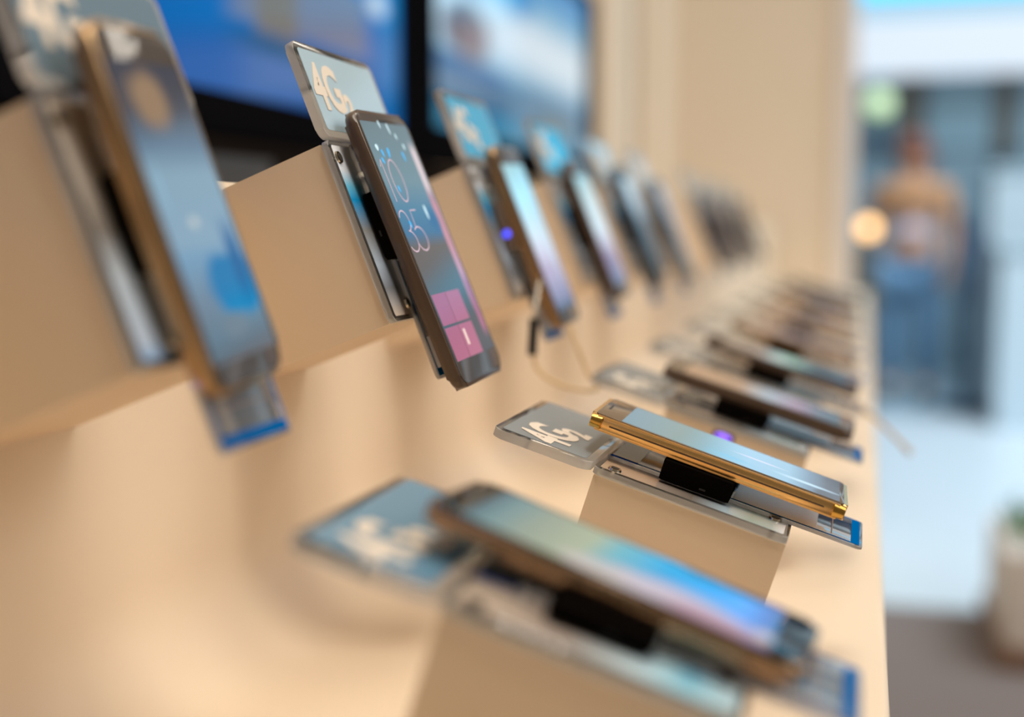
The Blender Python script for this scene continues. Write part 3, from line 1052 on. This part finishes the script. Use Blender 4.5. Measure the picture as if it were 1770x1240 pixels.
pel = jv((0, 0, .88), .13)
wai = jv((0, -.02, 1.03), .11, pel)
che = jv((0, -.03, 1.22), .135, wai)
nk0 = jv((0, -.03, 1.36), .06, che)
nk1 = jv((0, -.05, 1.42), .05, nk0)
hd = jv((0, -.07, 1.50), .082, nk1)
hd2 = jv((0, -.06, 1.57), .078, hd)
for s in (-1, 1):
    h = jv((s * .09, 0, .82), .085, pel)
    kn = jv((s * .10, -.03, .46), .055, h)
    an = jv((s * .10, .02, .10), .038, kn)
    jv((s * .11, -.13, .045), .035, an)
    sh = jv((s * .17, -.03, 1.30), .055, che)
    el = jv((s * .235, -.02, 1.04), .04, sh)
    wr = jv((s * .235, -.08, .83), .027, el)
    pa = jv((s * .232, -.10, .77), .03, wr)
    for q, (dx, ln) in enumerate(((-.03, .055), (-.011, .075), (.008, .08), (.026, .07))):
        k1 = jv((s * .232, -.10 + dx, .735), .0085, pa)
        jv((s * .222, -.105 + dx, .735 - ln * .6), .007, k1)
    th = jv((s * .215, -.145, .765), .009, pa)
    jv((s * .205, -.16, .725), .0075, th)
person = skinned('person', V, E_, Rr, M['skin'])
person.location = (.285, 8.3, 0)
person.rotation_euler = (0, 0, R(-12))
tag(person, 'person in tan jacket, lilac shirt and blue jeans standing in the hall', 'person')
m = MB()
m.ball((0, -.045, 1.565), .098, M['hair'], sx=1.05, sy=1.05, sz=1.0)
m.ball((0, .015, 1.49), .095, M['hair'], sx=1.25, sy=.75, sz=1.2)
m.build('hair', person)
m = MB()
for s in (-1, 1):
    m.ball((s * .030, -.150, 1.525), .010, M['eye'])
    m.ball((s * .082, -.065, 1.505), .022, M['skin'], sx=.4, sz=1.3)
m.ball((0, -.157, 1.497), .015, M['skin'], sx=.8, sz=1.3)
m.ball((0, -.150, 1.462), .016, M['lip'], sx=1.5, sy=.5, sz=.5)
m.build('face_features', person)
V, E_, Rr = [], [], []
a = jv((0, -.02, 1.24), .165)
c = jv((0, -.03, 1.29), .165, a)
jv((0, -.03, 1.36), .085, c)
for s in (-1, 1):
    sh = jv((s * .18, -.03, 1.30), .075, c)
    el = jv((s * .22, -.02, 1.16), .058, sh)
    jv((s * .236, -.025, 1.08), .05, el)
skinned('jacket', V, E_, Rr, M['jacket'], person)
V, E_, Rr = [], [], []
a = jv((0, -.01, 1.16), .165)
jv((0, 0, .97), .175, a)
skinned('shirt', V, E_, Rr, M['lilac'], person)
V, E_, Rr = [], [], []
a = jv((0, 0, .84), .15)
for s in (-1, 1):
    h = jv((s * .095, 0, .78), .105, a)
    kn = jv((s * .105, -.03, .46), .080, h)
    jv((s * .105, .015, .12), .062, kn)
skinned('trousers', V, E_, Rr, M['jeans'], person)
for s in (-1, 1):
    m = MB()
    m.ball((s * .11, -.06, .045), .06, M['shoe'], sx=.8, sy=2.0, sz=.75)
    m.build('shoe', person)
V, E_, Rr = [], [], []
a = jv((0, -.01, .93), .172)
jv((0, 0, .82), .172, a)
skinned('belt_wrap', V, E_, Rr, M['navy'], person)
r = empty('stroller_post', loc=(.60, 7.95, 0))
m = MB()
m.cyl((0, 0, 0), (0, 0, 1), .16, .03, M['navy'])
m.build('foot_plate', r)
m = MB()
m.tube([(0, 0, .03), (0, 0, .75), (-.05, 0, 1.18)], .032, M['navy'])
m.build('post', r)
m = MB()
m.rbox(-.05, .05, -.04, .04, .62, 1.08, M['navy'], r=.02, bev=.01)
m.build('holder', r)
r.name = 'queue_post'
tag(r, 'dark navy slim post standing to the right of the person', 'post')

# planter on a wooden plinth by the edge of the carpet
r = empty('wooden_plinth', loc=(.62, 3.45, 0))
m = MB()
m.box(-.285, .30, -.26, .24, 0, .055, M['wood'], bev=.006)
m.build('plinth_board', r, smooth=0)
tag(r, 'low brown wooden plinth under the cream planter at the lower right', 'plinth')
r = empty('planter', loc=(.62, 3.45, .0555))
m = MB()
m.rbox(-.27, .27, -.24, .22, 0, .225, M['planter'], r=.02, bev=.008)
m.build('box', r)
m = MB()
for i in range(240):
    x, y = random.uniform(-.235, .22), random.uniform(-.20, .18)
    z = .225 + random.uniform(.0, .05)
    a, t = random.uniform(0, 6.28), random.uniform(.2, 1.1)
    l, w = random.uniform(.03, .06), random.uniform(.008, .014)
    d = Vector((math.cos(a) * math.sin(t), math.sin(a) * math.sin(t), math.cos(t)))
    s_ = d.orthogonal().normalized() * w
    p = Vector((x, y, z - .02))
    vs = [m.bm.verts.new(q) for q in (p, p + d * l * .5 + s_, p + d * l, p + d * l * .5 - s_)]
    m.bm.faces.new(vs)
m.mi(M['leaf'])
m.build('foliage', r, smooth=0)
tag(r, 'cream box planter with low green plants at the right edge of the photo', 'planter')
